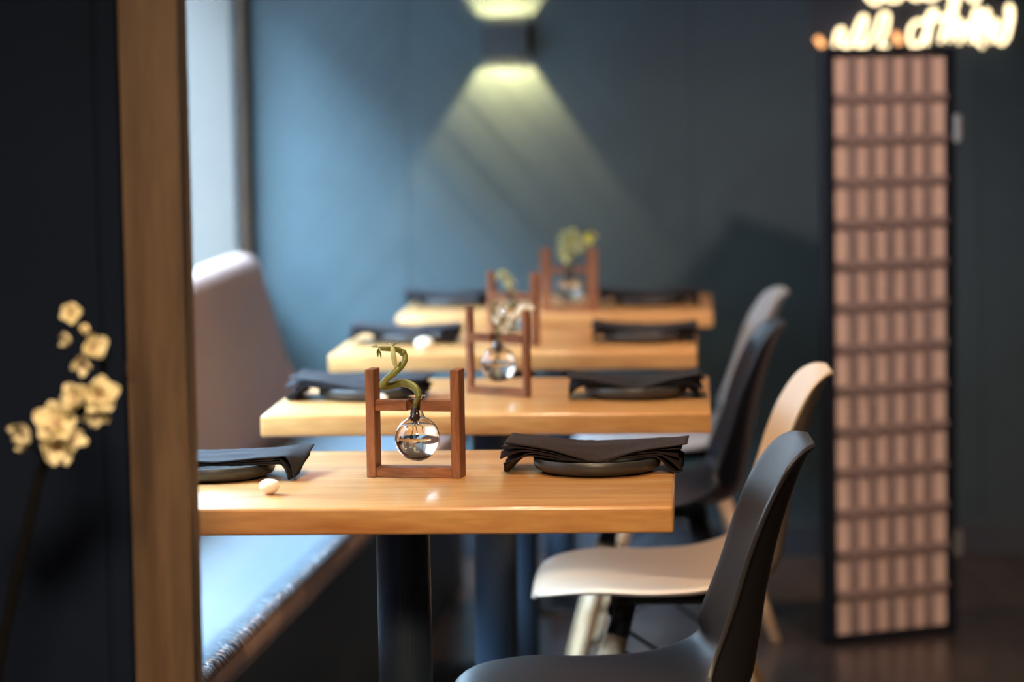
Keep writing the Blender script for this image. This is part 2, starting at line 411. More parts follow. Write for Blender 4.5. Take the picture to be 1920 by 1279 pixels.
# backrest: leaning slab with a rounded top, rounded far corner
bm = bmnew(); rows = []
bp = [(-.985, .40), (-1.02, .52), (-1.06, .66), (-1.095, .79), (-1.108, .84), (-1.120, .865), (-1.140, .876), (-1.170, .880), (-1.195, .872), (-1.205, .85), (-1.208, .40)]
nb = 50
for i in range(nb + 1):
    y = B0 + (B1 + .03 - B0) * i / nb; d = (B1 + .03 - y)
    drop = 0 if d > .10 else (.10 - math.sqrt(max(0, .01 - (.10 - d) ** 2))) * 0.55
    row = [bm.verts.new((x, y, z - (drop if z > .6 else 0))) for x, z in bp]
    rows.append(row)
for a, b in zip(rows, rows[1:]):
    for k in range(len(bp)): bm.faces.new((a[k], a[(k + 1) % len(bp)], b[(k + 1) % len(bp)], b[k]))
bm.faces.new(rows[0]); bm.faces.new(rows[-1])
link('backrest', bm, M['vinyl_back'], bench, smooth=True)

# ------------------------------------------------------------------ tables
TW, TD, TH, TT = 0.762, 0.60, 0.75, 0.036
TABLES = [(-.026, 3.75), (.031, 4.82), (.010, 5.91), (.050, 6.91)]
tl = ['nearest wooden table with golden top, its left end behind the post',
      'second wooden table back, with the white flower rack on it',
      'third wooden table from the front, ahead of the furthest one',
      'furthest wooden table, close to the dark plank wall']
tb0 = None
def make_table(i):
    xr, yf = TABLES[i]; cx = xr - TW / 2; cy = yf + TD / 2
    t = thing('dining_table', tl[i], 'table', (cx, cy, 0), 0, 'wooden dining tables in a row')
    bm = bmnew(); box(bm, -TW / 2, TW / 2, -TD / 2, TD / 2, TH - TT, TH, .0045, 3)
    o = link('tabletop', bm, M['table'], t)
    for p_ in o.data.polygons: p_.use_smooth = False
    bm = bmnew(); lathe(bm, [(.0385, .012), (.0385, TH - TT - .012)], 40, (-.006, 0, 0), close_top=True, close_bottom=True); link('column', bm, M['column'], t, smooth=False)
    for p_ in t.children[-1].data.polygons: p_.use_smooth = len(p_.vertices) == 4
    boxobj('mounting_plate', M['black'], t, (-.14, .14, -.14, .14, TH - TT - .012, TH - TT), bev=.002)
    bm = bmnew(); lathe(bm, [(0, 0), (.22, 0), (.222, .006), (.20, .012), (.05, .018), (.0385, .03)], 40); link('base', bm, M['black'], t, smooth=True)
    return t
for i in range(4):
    if i == 0: tb0 = make_table(0)
    else:
        xr, yf = TABLES[i]; c = copy_tree(tb0); c.location = (xr - TW / 2, yf + TD / 2, 0); c['label'] = tl[i]

# ------------------------------------------------------------------ chairs
def interp(tab, u):
    n_ = len(tab) - 1; t = u * n_; i = min(int(t), n_ - 1); f = t - i
    P = [tab[max(i - 1, 0)], tab[i], tab[i + 1], tab[min(i + 2, n_)]]
    def h(a, b, c, d): return 0.5 * ((2 * b) + (c - a) * f + (2 * a - 5 * b + 4 * c - d) * f * f + (3 * b - a - 3 * c + d) * f ** 3)
    if isinstance(tab[0], tuple): return tuple(h(*[q[k] for q in P]) for k in range(len(tab[0])))
    return h(*P)
#  profile: (forward, up, half width, wing lift, )
SH = [(.255, .428, .085, .000), (.246, .450, .150, -.004), (.212, .464, .195, -.004), (.140, .464, .222, .004), (.050, .454, .232, .012),
      (-.040, .446, .236, .028), (-.115, .446, .234, .056), (-.163, .472, .224, .076), (-.179, .535, .210, .070), (-.190, .604, .203, .056),
      (-.204, .670, .200, .049), (-.221, .728, .190, .042), (-.238, .774, .162, .031), (-.251, .799, .118, .016), (-.262, .808, .066, .004)]
def shell_bm():
    bm = bmnew(); NU, NV = 72, 34; grid = []
    for i in range(NU + 1):
        u = i / NU; x, z, w_, k = interp(SH, u)
        x2, z2, _, _ = interp(SH, min(1, u + .075)); x1, z1, _, _ = interp(SH, max(0, u - .075))
        tx, tz = x2 - x1, z2 - z1; l = math.hypot(tx, tz) or 1; nx, nz = tz / l, -tx / l        # normal towards the sitter
        row = []
        for j in range(NV + 1):
            v = -1 + 2 * j / NV; vv = math.sin(v * math.pi / 2) if abs(v) < 1 else v
            a = abs(vv)
            lift = k * a ** 2.4
            roll = -.006 * max(0, (a - .93) / .07) ** 2          # rim rolls back outward
            row.append(bm.verts.new((x + nx * (lift + roll), vv * w_, z + nz * (lift + roll))))
        grid.append(row)
    for i in range(NU):
        for j in range(NV): bm.faces.new((grid[i][j], grid[i + 1][j], grid[i + 1][j + 1], grid[i][j + 1]))
    return bm
LEGS = [(.095, .085, .205, .20), (.095, -.085, .205, -.20), (-.075, .085, -.215, .20), (-.075, -.085, -.215, -.20)]
def make_chair(label, m, loc, rz, first=[None]):
    if first[0] is None:
        t = thing('dining_chair', label, 'chair', loc, rz, 'moulded shell chairs along the tables')
        s = link('shell', shell_bm(), m, t, smooth=True)
        so = s.modifiers.new('thick', 'SOLIDIFY'); so.thickness = .006; so.offset = -1
        sb = s.modifiers.new('round', 'BEVEL'); sb.width = .0022; sb.segments = 2; sb.limit_method = 'ANGLE'
        for (a, b, c, d) in LEGS:
            bm = bmnew(); tube(bm, [(a, b, .405), (a + (c - a) * .45, b + (d - b) * .45, .22), (c, d, .0)], [.016, .0185, .0125], 16)
            l = link('leg', bm, M['leg_wood'], t, smooth=True)
            bm = bmnew(); tube(bm, [(a - (c - a) * .03, b - (d - b) * .03, .423), (a + (c - a) * .12, b + (d - b) * .12, .365)], [.018, .0195], 14)
            link('leg_socket', bm, M['black'], l, smooth=True)
        bm = bmnew()
        for (p_, q) in ((0, 1), (2, 3), (0, 2), (1, 3)):
            A, B = LEGS[p_], LEGS[q]
            f = lambda L_, t_: Vector((L_[0] + (L_[2] - L_[0]) * t_, L_[1] + (L_[3] - L_[1]) * t_, .405 * (1 - t_)))
            tube(bm, [f(A, .14), f(B, .62)], .0035, 8); tube(bm, [f(B, .14), f(A, .62)], .0035, 8)
        link('bracing', bm, M['black'], t, smooth=True)
        bm = bmnew(); box(bm, -.10, .12, -.10, .10, .418, .426, .002); link('seat_bracket', bm, M['black'], t)
        first[0] = t
        return t
    c = copy_tree(first[0]); c['label'] = label; c.location = loc; c.rotation_euler = (0, 0, rz)
    for ch in c.children:
        if ch.name.startswith('shell'):
            ch.data = ch.data.copy(); ch.data.materials.clear(); ch.data.materials.append(m)
    return c
make_chair('dark charcoal moulded plastic chair, nearest of the chairs', M['shell_dark'], (-.097, 3.97, 0), R(180 + 1.5))
make_chair('warm white moulded plastic chair with pale wooden legs at second table', M['shell_white'], (-.026, 4.95, 0), R(180 + 1.5))
make_chair('blue-black moulded plastic chair just behind the white chair', M['shell_navy'], (-.073, 5.92, 0), R(180 + 1.5))
make_chair('light grey moulded plastic chair, furthest along the row of chairs', M['shell_grey'], (-.037, 6.82, 0), R(180 + 2.5))

# ------------------------------------------------------------------ plates and napkins
PR = .0915
def make_plate(label, x, y, first=[None]):
    if first[0] is None:
        bm = bmnew()
        lathe(bm, [(0, .0), (.074, .0), (.078, .0015), (.0885, .006), (PR, .012), (PR, .0205), (PR - .0015, .0218), (PR - .004, .0205), (PR - .006, .010), (.075, .006), (0, .005)], 64)
        o = link('plate', bm, M['plate'], None, (x, y, TH), smooth=True); first[0] = o
    else:
        o = first[0].copy(); col.objects.link(o); o.location = (x, y, TH)
    return tag(o, label, 'plate', 'dark plates set on the tables')

def napkin_bm(seed, L_=.258, W_=.135, layers=4, sag=.010, lend=.014, rend=.010, droop_r=.02, droop_l=.012, tip=None):
    """folded cloth: stacked leaves, resting on the plate rim and hanging over it at both ends"""
    rnd = random.Random(seed); bm = bmnew(); NX, NY = 46, 18
    for k in range(layers):
        top = k / (layers - 1)
        g = []; sh = rnd.uniform(-.006, .006); ys = rnd.uniform(-.004, .004); kx = 1 - .03 * (1 - top) + rnd.uniform(-.01, .01)
        for i in range(NX + 1):
            u = -1 + 2 * i / NX; row = []
            for j in range(NY + 1):
                v = -1 + 2 * j / NY
                x = u * L_ / 2 * kx + sh; y = v * W_ / 2 * (1 - .10 * (u > .0) * u * u) + ys
                z = .0225 + k * .0026
                z += (lend if u < 0 else rend) * abs(u) ** 1.4 * (.45 + .55 * top)
                z -= sag * math.exp(-(u * 2.6) ** 2) * max(0, -v) * (.25 + .75 * top) * .7
                z += .005 * (1 - v * v) * 0 + .0022 * noise.noise(Vector((u * 3 + seed, v * 1.6, k * .35)))
                z += .0008 * noise.noise(Vector((u * 14, v * 9 + seed, k)))
                lo_ = (1 - top) ** 1.3
                if u > .72: z -= droop_r * ((u - .72) / .28) ** 1.5 * lo_ * (1.2 + .5 * math.sin(v * 5 + k))
                if u < -.72: z -= droop_l * ((-u - .72) / .28) ** 1.5 * lo_ * (1.2 + .6 * math.sin(v * 8 + k * 2))
                if tip and u > tip[0]:
                    q = (u - tip[0]) / (1 - tip[0])
                    z -= tip[1] * q ** 1.6 * (1 - v) / 2 * (1 - .15 * top); x -= tip[2] * q * q + .022 * q * (1 - v) / 2; y -= .01 * q
                row.append(bm.verts.new((x, y, max(z, .0025 + k * .0008))))
            g.append(row)
        for i in range(NX):
            for j in range(NY): bm.faces.new((g[i][j], g[i + 1][j], g[i + 1][j + 1], g[i][j + 1]))
    return bm
def make_napkin(label, x, y, seed, m, rz=0, **kw):
    o = link('napkin', napkin_bm(seed, **kw), m, None, (x, y, TH), smooth=True); o.rotation_euler = (0, 0, rz)
    s = o.modifiers.new('thick', 'SOLIDIFY'); s.thickness = .0018; s.offset = 0
    return tag(o, label, 'napkin', 'folded napkins laid across the plates')
PL = [(-.137, 4.105, 'right', 0), (-.690, 4.075, 'left', 0), (-.100, 5.08, 'right', 1), (-.575, 5.10, 'left', 1),
      (-.102, 6.17, 'right', 2), (-.600, 6.20, 'left', 2), (-.105, 7.17, 'right', 3), (-.600, 7.20, 'left', 3)]
NTH = ['nearest', 'second', 'third', 'furthest']; SIDE = {'right': 'chair', 'left': 'bench'}
for i, (x, y, sd, t) in enumerate(PL):
    make_plate('dark slate round plate on the %s table, at its %s side' % (NTH[t], SIDE[sd]), x, y)
make_napkin('brown-black folded napkin over the right plate on nearest table', -.140, 4.12, 3, M['napkin'], R(-1.5), lend=.013, rend=.009, sag=.022, droop_r=.026, droop_l=.020, layers=5, W_=.118)
make_napkin('charcoal napkin with a hanging corner on nearest table, beside the wooden post', -.678, 4.075, 11, M['napkin_grey'], R(3), L_=.285, lend=.004, rend=.008, sag=.004, tip=(.66, .040, .012), layers=4, droop_r=.0, W_=.12)
make_napkin('charcoal folded napkin on second table, at the chair side', -.100, 5.085, 21, M['napkin_grey'], R(2), lend=.012, rend=.013, sag=.016, L_=.235)
make_napkin('charcoal folded napkin on second table, at the bench side', -.590, 5.10, 31, M['napkin_grey'], R(-3), lend=.012, rend=.008, sag=.012, droop_l=.035, L_=.245)
make_napkin('charcoal folded napkin on third table, at the chair side', -.102, 6.175, 41, M['napkin_grey'], R(0), lend=.010, rend=.008, sag=.012, L_=.225)
make_napkin('charcoal folded napkin on third table, at the bench side', -.620, 6.20, 51, M['napkin_grey'], R(-2), lend=.010, rend=.008, sag=.010, L_=.235)
make_napkin('charcoal folded napkin on furthest table, at the chair side', -.105, 7.175, 61, M['napkin_grey'], R(1), lend=.010, rend=.008, sag=.008, L_=.25)
make_napkin('charcoal folded napkin on furthest table, at the bench side', -.605, 7.20, 71, M['napkin_grey'], R(-1), lend=.010, rend=.008, sag=.008, L_=.22)

# small ceramic chopstick rests
def pebble_bm():
    bm = bmnew(); bmesh.ops.create_uvsphere(bm, u_segments=28, v_segments=16, radius=1)
    for v in bm.verts:
        x, y, z = v.co
        v.co = (x * .0145 * (1 + .08 * z), y * .0125, (z * .5 + .5) ** .9 * .0215)
        v.co += Vector((0, 0, 0)) + v.co.normalized() * .0006 * noise.noise(v.co * 90)
    for v in bm.verts: v.co.z = max(v.co.z, 0)
    return bm
peb = link('chopstick_rest', pebble_bm(), M['pebble'], None, (-.5785, 3.885, TH), smooth=True)
tag(peb, 'cream rounded chopstick rest on nearest table, ahead of the hanging napkin corner', 'chopstick rest', 'cream chopstick rests')
for (x, y, l, k) in ((-.542, 4.955, 'cream rounded chopstick rest on second table, seen through the nearest wooden rack', 1.0),
                     (-.558, 5.975, 'cream rounded chopstick rest on third table, ahead of its left plate', 1.35)):  # larger size here stands in for the bloom around the rest
    o = peb.copy(); col.objects.link(o); o.location = (x, y, TH); o.scale = (k, k, k); o['label'] = l

# ------------------------------------------------------------------ wooden racks with bulb vases
RW, RH = .137, .154
VZ = .0550   # centre height of the bulb
BR = .0323
def make_rack(label, x, y, rz, RT=.013, RD=.034):
    t = thing('vase_rack', label, 'rack', (x, y, TH), rz, 'wooden racks holding bulb vases')
    for s in (-1, 1):
        bm = bmnew(); xc = s * (RW / 2 - RT / 2); box(bm, xc - RT / 2, xc + RT / 2, -RD / 2, RD / 2, 0, RH, .0008, 1); link('upright', bm, M['rack'], t)
    bm = bmnew(); box(bm, -RW / 2 + RT, RW / 2 - RT, -RD * .42, RD * .42, 0.0, .0145, .0008, 1); link('bottom_rail', bm, M['rack_x'], t)
    # crossbar with a notch cut for the vase neck
    bm = bmnew(); a, b = -RW / 2 + RT, RW / 2 - RT; z0, z1 = .0945, .1095; d = max(.0085, RD * .32); r = .0105; z1 += 0
    out = [(a, -d), (-r, -d)] + [(-r * math.cos(q), -.002 + r * .8 * math.sin(q)) for q in [i * math.pi / 10 for i in range(11)]] + [(r, -d), (b, -d), (b, d), (a, d)]
    lo = [bm.verts.new((p_, q, z0)) for p_, q in out]; hi = [bm.verts.new((p_, q, z1)) for p_, q in out]
    bm.faces.new(lo[::-1]); bm.faces.new(hi)
    for i in range(len(out)): j = (i + 1) % len(out); bm.faces.new((lo[i], lo[j], hi[j], hi[i]))
    link('crossbar', bm, M['rack_x'], t)
    return t
M['rack_x'] = wood('reddish_rail_wood', srgb(92, 54, 32), srgb(146, 92, 58), srgb(178, 120, 80), grain=(1, 8, 8), scale=9, rough=0.6)

def make_vase(label, x, y, rz=0):
    t = thing('bulb_vase', label, 'vase', (x, y, TH), rz, 'clear glass bulb vases')
    # profile (outer then inner) around bulb centre VZ
    th = .0013; outer, inner = [], []
    for i in range(0, 25):
        a = -math.pi / 2 + i * (math.pi / 2 + 1.20) / 24
        outer.append((BR * math.cos(a), VZ + BR * math.sin(a)))
    neck = [(.0098, VZ + .0330), (.0080, VZ + .041), (.0068, VZ + .050), (.0080, VZ + .056), (.0130, VZ + .0600), (.0146, VZ + .0608)]
    full = outer + neck
    inn = [(max(0, r - th) if r > .004 else 0, z + (th if i < 6 else 0)) for i, (r, z) in enumerate(full)]
    prof = full + inn[::-1]
    prof[0] = (0, prof[0][1]); prof[-1] = (0, prof[-1][1])
    bm = bmnew(); lathe(bm, prof, 48); link('glass', bm, M['glass'], t, smooth=True)
    wz = VZ + BR * .62; wp = [(0, VZ - BR + th + .0002)]
    for i in range(1, 22):
        a = -math.pi / 2 + i * (math.pi / 2 + math.asin(.62)) / 21
        wp.append(((BR - th - .0002) * math.cos(a), VZ + (BR - th - .0002) * math.sin(a)))
    wp.append((0, wp[-1][1]))
    bm = bmnew(); lathe(bm, wp, 48); link('water', bm, M['water'], t, smooth=True)
    return t

def leaf_bm(bm, base, direction, length, width, curl=.3, up=Vector((0, 0, 1)), th=.0006, n=8):
    d = Vector(direction).normalized(); s = d.cross(up)
    if s.length < .05: s = d.cross(Vector((0, 1, 0)))
    s.normalize(); nn = s.cross(d).normalized(); rows = []
    for i in range(n + 1):
        t = i / n; wdt = width * math.sin(math.pi * min(.97, t * .9 + .08)) ** .8 * (1 if t < .95 else .4)
        c = Vector(base) + d * length * t + nn * curl * length * (-t * t)
        rows.append([bm.verts.new(c + s * wdt * q + nn * (abs(q) * wdt * .35 + o_)) for o_ in (0, th) for q in (-1, -.5, 0, .5, 1)])
    for a, b in zip(rows, rows[1:]):
        for k in range(4):
            bm.faces.new((a[k], a[k + 1], b[k + 1], b[k])); bm.faces.new((a[k + 5], b[k + 5], b[k + 6], a[k + 6]))
        bm.faces.new((a[0], b[0], b[5], a[5])); bm.faces.new((a[4], a[9], b[9], b[4]))
    bm.faces.new((rows[0][0], rows[0][5], rows[0][6], rows[0][7], rows[0][8], rows[0][9], rows[0][4], rows[0][3], rows[0][2], rows[0][1]))
    r_ = rows[-1]; bm.faces.new((r_[0], r_[1], r_[2], r_[3], r_[4], r_[9], r_[8], r_[7], r_[6], r_[5]))

# --- nearest rack: curled lucky bamboo
r1x, r1y = -.393, 4.055
make_rack('reddish wooden rack with curled bamboo vase, in focus on nearest table', r1x, r1y, R(-9))
make_vase('glass bulb vase with water holding the curled bamboo, on nearest table', r1x + .003, r1y - .004)
bam = thing('lucky_bamboo', 'thin curled green bamboo stalk in glass vase on nearest table', 'plant', (r1x + .003, r1y - .004, TH))
def Q(px, py, y=0.0):       # drafting units of the stalk's side view -> metres from the vase axis
    return Vector(((px - 440) / 4.41 / 1338, y, .1545 - (py - 320) / 4.41 / 1338))
path = [Q(410, 745, 0), Q(425, 640, 0), Q(452, 560, 0), Q(440, 505, .004), Q(385, 465, .012), Q(300, 448, .016), Q(215, 462, .006), Q(160, 458, -.010), Q(190, 405, -.018),
        Q(255, 352, -.014), Q(315, 300, -.004), Q(345, 240, .006), Q(325, 190, .010), Q(270, 158, .004), Q(205, 148, -.004), Q(150, 142, -.008)]
bm = bmnew(); tube(bm, catmull(path, 7), [.0042, .0044, .0050, .0057, .0058, .0055, .0050, .0047, .0045, .0043, .0042, .0041, .0038, .0035], 14)
link('stalk', bm, M['stem'], bam, smooth=True)
for c in (path[4], path[9], path[12]):
    bm = bmnew(); bmesh.ops.create_uvsphere(bm, u_segments=12, v_segments=8, radius=.0056, matrix=Matrix.Translation(c)); link('node', bm, M['stem'], bam, smooth=True)
bm = bmnew()
tube(bm, catmull([Q(290, 318, -.006), Q(268, 270, -.01), Q(258, 210, -.010), Q(250, 150, -.006), Q(245, 120, -.004)], 6), [.0022, .0036, .0042, .0034, .0026], 10)
link('side_shoot', bm, M['leaf_pale'], bam, smooth=True)
leaves = [((245, 130), (1, .1, .9), .013, .0024), ((250, 125), (-.7, 0, .6), .007, .002), ((160, 142), (-1, -.3, .35), .013, .003), ((140, 140), (-.4, .2, -1), .013, .003),
          ((120, 125), (-1, .1, .1), .010, .002), ((125, 150), (.6, -.3, -1), .014, .002), ((300, 330), (.1, -.2, 1), .015, .0022), ((110, 120), (-.6, 0, 1), .006, .0018)]
for (q, d, l, w_) in leaves:
    bm = bmnew(); leaf_bm(bm, Q(q[0], q[1], -.006), d, l, w_, .25); link('leaf', bm, M['stem'] if l > .0125 else M['leaf_pale'], bam, smooth=True)
bm = bmnew(); rd = random.Random(4)
lathe(bm, [(0, 0), (.0060, .001), (.0072, .006), (.0064, .014), (.0048, .020), (0, .0205)], 16, center=(-.003, 0, VZ + .024))
for k in range(5):
    a = rd.uniform(0, 6.28); tube(bm, catmull([(-.003, 0, VZ + .027), (-.003 + .006 * math.cos(a), .006 * math.sin(a), VZ + .018), (-.003 + .012 * math.cos(a + .4), .010 * math.sin(a + .4), VZ + rd.uniform(.0, .012))], 5), [.0008, .0006, .0003], 6)
link('root', bm, M['root'], bam, smooth=True)

# --- second rack: white orchid
def blossom(bm, c, size, facing, rnd, petals=5, cup=.35, double=1, ruf=.06):
    f = Vector(facing).normalized(); a = f.cross(Vector((0, 0, 1)));
    if a.length < .1: a = Vector((1, 0, 0))
    a.normalize(); b = a.cross(f)
    for layer in range(double):
        sz = size * (1 - .25 * layer); ph = rnd.uniform(0, 6)
        for k in range(petals):
            t0 = ph + 2 * math.pi * k / petals + rnd.uniform(-.12, .12)
            d = a * math.cos(t0) + b * math.sin(t0); s = f.cross(d); pr = rnd.uniform(.78, 1.12); cu = cup * rnd.uniform(.4, 1.7); rf = rnd.uniform(3, 8)
            NX, NY = 6, 5; g = [[], []]
            for side in (0, 1):
                for i in range(NX + 1):
                    u = i / NX; wd = sz * .48 * math.sin(math.pi * (u * .82 + .1)) ** .7; row = []
                    for j in range(NY + 1):
                        v = -1 + 2 * j / NY
                        z = cu * sz * (u ** 1.5) * (1 + .4 * layer) + .22 * sz * v * v - ruf * sz * math.sin(v * rf + ph + u * 3) * u + side * .0007
                        row.append(bm.verts.new(Vector(c) + d * sz * pr * u * (1 - .10 * v * v * u) + s * wd * v + f * z))
                    g[side].append(row)
            for side in (0, 1):
                for i in range(NX):
                    for j in range(NY):
                        q = (g[side][i][j], g[side][i + 1][j], g[side][i + 1][j + 1], g[side][i][j + 1])
                        bm.faces.new(q if side else q[::-1])
            for i in range(NX):
                for j in (0, NY): bm.faces.new((g[0][i][j], g[0][i + 1][j], g[1][i + 1][j], g[1][i][j]))
            for j in range(NY): bm.faces.new((g[0][NX][j], g[0][NX][j + 1], g[1][NX][j + 1], g[1][NX][j]))
r2x, r2y = -.346, 5.12
make_rack('wooden rack turned aslant with white flowers, on second table', r2x, r2y, R(-33), .0115, .0125)
make_vase('glass bulb vase with water under the white flowers, on second table', r2x, r2y, R(-32))
fl = thing('white_flower', 'white blossoms on short stems in vase on second table', 'flower', (r2x, r2y, TH))
bm = bmnew(); tube(bm, catmull([(0, 0, .06), (0, 0, .115), (-.004, 0, .14), (-.006, 0, .17)], 5), .0022, 8); tube(bm, catmull([(0, 0, .115), (.012, -.003, .145), (.03, 0, .168)], 5), .002, 8)
link('stem', bm, M['stem'], fl, smooth=True)
rd = random.Random(9)
for (c, s, f) in (((.004, -.004, .140), .017, (-1, -.6, .5)), ((.026, -.008, .134), .017, (-1, -.7, .6)), ((.044, -.004, .148), .016, (-.9, -.6, .9)), ((.060, 0, .148), .013, (-.9, -.6, .8)), ((.012, -.002, .118), .011, (0, -1, .2))):
    bm = bmnew(); blossom(bm, c, s, f, rd, 5, .25, 2); link('blossom', bm, M['orchid'], fl, smooth=True)
for (b_, d, l) in (((.006, 0, .130), (.8, -.3, .5), .022), ((-.002, 0, .125), (-.8, -.2, .8), .022)):
    bm = bmnew(); leaf_bm(bm, b_, d, l, .005); link('leaf', bm, M['stem'], fl, smooth=True)
bm = bmnew(); lathe(bm, [(0, 0), (.006, .002), (.007, .010), (.004, .02), (0, .0205)], 14, center=(0, 0, VZ + .020)); link('root', bm, M['root'], fl, smooth=True)

# --- third rack and fourth rack: small leafy sprigs
def leafy(label, x, y, pts, ms, size):
    t = thing('leafy_sprig', label, 'plant', (x, y, TH)); rd2 = random.Random(len(label))
    bm = bmnew()
    for c in pts: tube(bm, catmull([(0, 0, .06), (0, 0, .112), (c[0] * .4, c[1] * .4, .112 + (c[2] - .112) * .5), c], 4), [.0018, .0018, .0012], 7)
    link('stem', bm, M['stem'], t, smooth=True)
    for i, c in enumerate(pts):
        for k in range(5):
            a = k * 1.257 + rd2.uniform(-.3, .3)
            bm = bmnew(); leaf_bm(bm, c, (math.cos(a), -.5 + rd2.uniform(-.3, .3), math.sin(a) * .9), size * rd2.uniform(.8, 1.15), size * .36, .35)
            link('leaf', bm, ms[i % len(ms)], t, smooth=True)
    bm = bmnew(); lathe(bm, [(0, 0), (.006, .002), (.007, .010), (.004, .02), (0, .0205)], 14, center=(0, 0, VZ + .020)); link('root', bm, M['root'], t, smooth=True)
    return t
r3x, r3y = -.380, 6.12
make_rack('wooden rack turned aslant on third table, with a small sprig', r3x, r3y, R(-38), .014, .016)
make_vase('glass bulb vase with water in rack on third table', r3x, r3y, R(-35))
leafy('small green sprig in glass vase on third table', r3x, r3y, [(-.022, 0, .150), (-.010, -.004, .136)], [M['leaf_pale'], M['leaf_pale']], .017)
r4x, r4y = -.296, 6.96
make_rack('wooden rack on furthest table, under the bushy green leaves', r4x, r4y, 0, .024, .026)
make_vase('glass bulb vase with water in rack on furthest table', r4x, r4y)
leafy('bushy sprig with pale green and yellow leaves on furthest table', r4x, r4y, [(-.012, 0, .168), (.010, .004, .184), (-.010, 0, .142), (.050, 0, .184), (.022, -.004, .164), (-.008, .003, .186)],
      [M['leaf_pale'], M['leaf_pale'], M['leaf_pale'], M['leaf_yellow'], M['leaf_pale'], M['leaf_pale']], .022)

# ------------------------------------------------------------------ wall sconce
sx, sz = -.498, 1.418; SWD, SHT, SDP = .060, .045, .075
sc = thing('wall_sconce', 'black box wall lamp throwing warm beams up and down on dark planks', 'lamp', (sx, YB - .021, sz))
bm = bmnew()
th = .004
box(bm, -SWD, SWD, -SDP, -SDP + th, -SHT, SHT, .001, 1); box(bm, -SWD, -SWD + th, -SDP + th, 0, -SHT, SHT); box(bm, SWD - th, SWD, -SDP + th, 0, -SHT, SHT); box(bm, -SWD + th, SWD - th, -.004, 0, -SHT, SHT)
link('housing', bm, M['black'], sc)
for s in (-1, 1):
    l = light('sconce_lamp', 'SPOT', (sx, YB - .021 - .034, sz), 60.0, (1.0, 0.71, 0.30), 0.006, (0 if s < 0 else R(180), 0, 0), spot_size=R(165), spot_blend=0.1)
    l.location.z = sz + s * -.040 * -1 if False else (sz + .034 if s < 0 else sz - .034)
    l.name = 'sconce_lamp'

# ------------------------------------------------------------------ folding screen
SCH = 1.372
scr = thing('folding_screen', 'tall black folding screen with rice paper and grid lattice beside dark wall', 'screen', (.302, 6.60, 0), 0)
def screen_panel(parent, origin, ang, wdt, detail=True):
    Mt = Matrix.Translation(origin) @ Matrix.Rotation(ang, 4, 'Z')
    fw, dp = .024, .020
    def add(name, m, *d, bev=.0015):
        bm = bmnew(); box(bm, *d, bev=bev, seg=1); o = link(name, bm, m, parent); o.matrix_local = Mt; return o
    add('stile', M['screen_frame'], 0, fw, -dp / 2, dp / 2, 0, SCH); add('stile', M['screen_frame'], wdt - fw, wdt, -dp / 2, dp / 2, 0, SCH)
    add('rail', M['screen_frame'], fw, wdt - fw, -dp / 2, dp / 2, 0, .022); add('rail', M['screen_frame'], fw, wdt - fw, -dp / 2, dp / 2, SCH - .018, SCH)
    add('paper', M['paper'], fw, wdt - fw, .001, .0025, .022, SCH - .018, bev=0)
    iw = wdt - 2 * fw
    for k in range(1, 6 + 1):
        x = fw + iw * (k - .0) / 6 - iw / 12 * 0
        if k < 6: add('lattice_bar', M['lattice'], x - .0125, x + .0125, -.007, .0005, .022, SCH - .018, bev=.0008)
    for k in range(1, 14):
        z = .022 + (SCH - .04) * k / 14
        add('lattice_bar', M['lattice'], fw, wdt - fw, -.0125, -.0072, z - .009, z + .009, bev=.0008)
PW = .346
screen_panel(scr, (0, 0, 0), R(27), PW)
# neighbours folded back, nearly edge-on
screen_panel(scr, (0, .016, 0), R(79), PW * .9)
ex, ey = PW * math.cos(R(27)), PW * math.sin(R(27))
screen_panel(scr, (ex - .004, ey + .030, 0), R(150), PW * .9)
for z in (1.185, .215):
    bm = bmnew(); tube(bm, [(0, 0, -.032), (0, 0, .032)], .0062, 12); box(bm, -.012, .010, .002, .005, -.028, .028)
    h = link('hinge', bm, M['chrome'], scr, (ex + .006, ey - .014, z)); h['label'] = 'pale metal hinge'

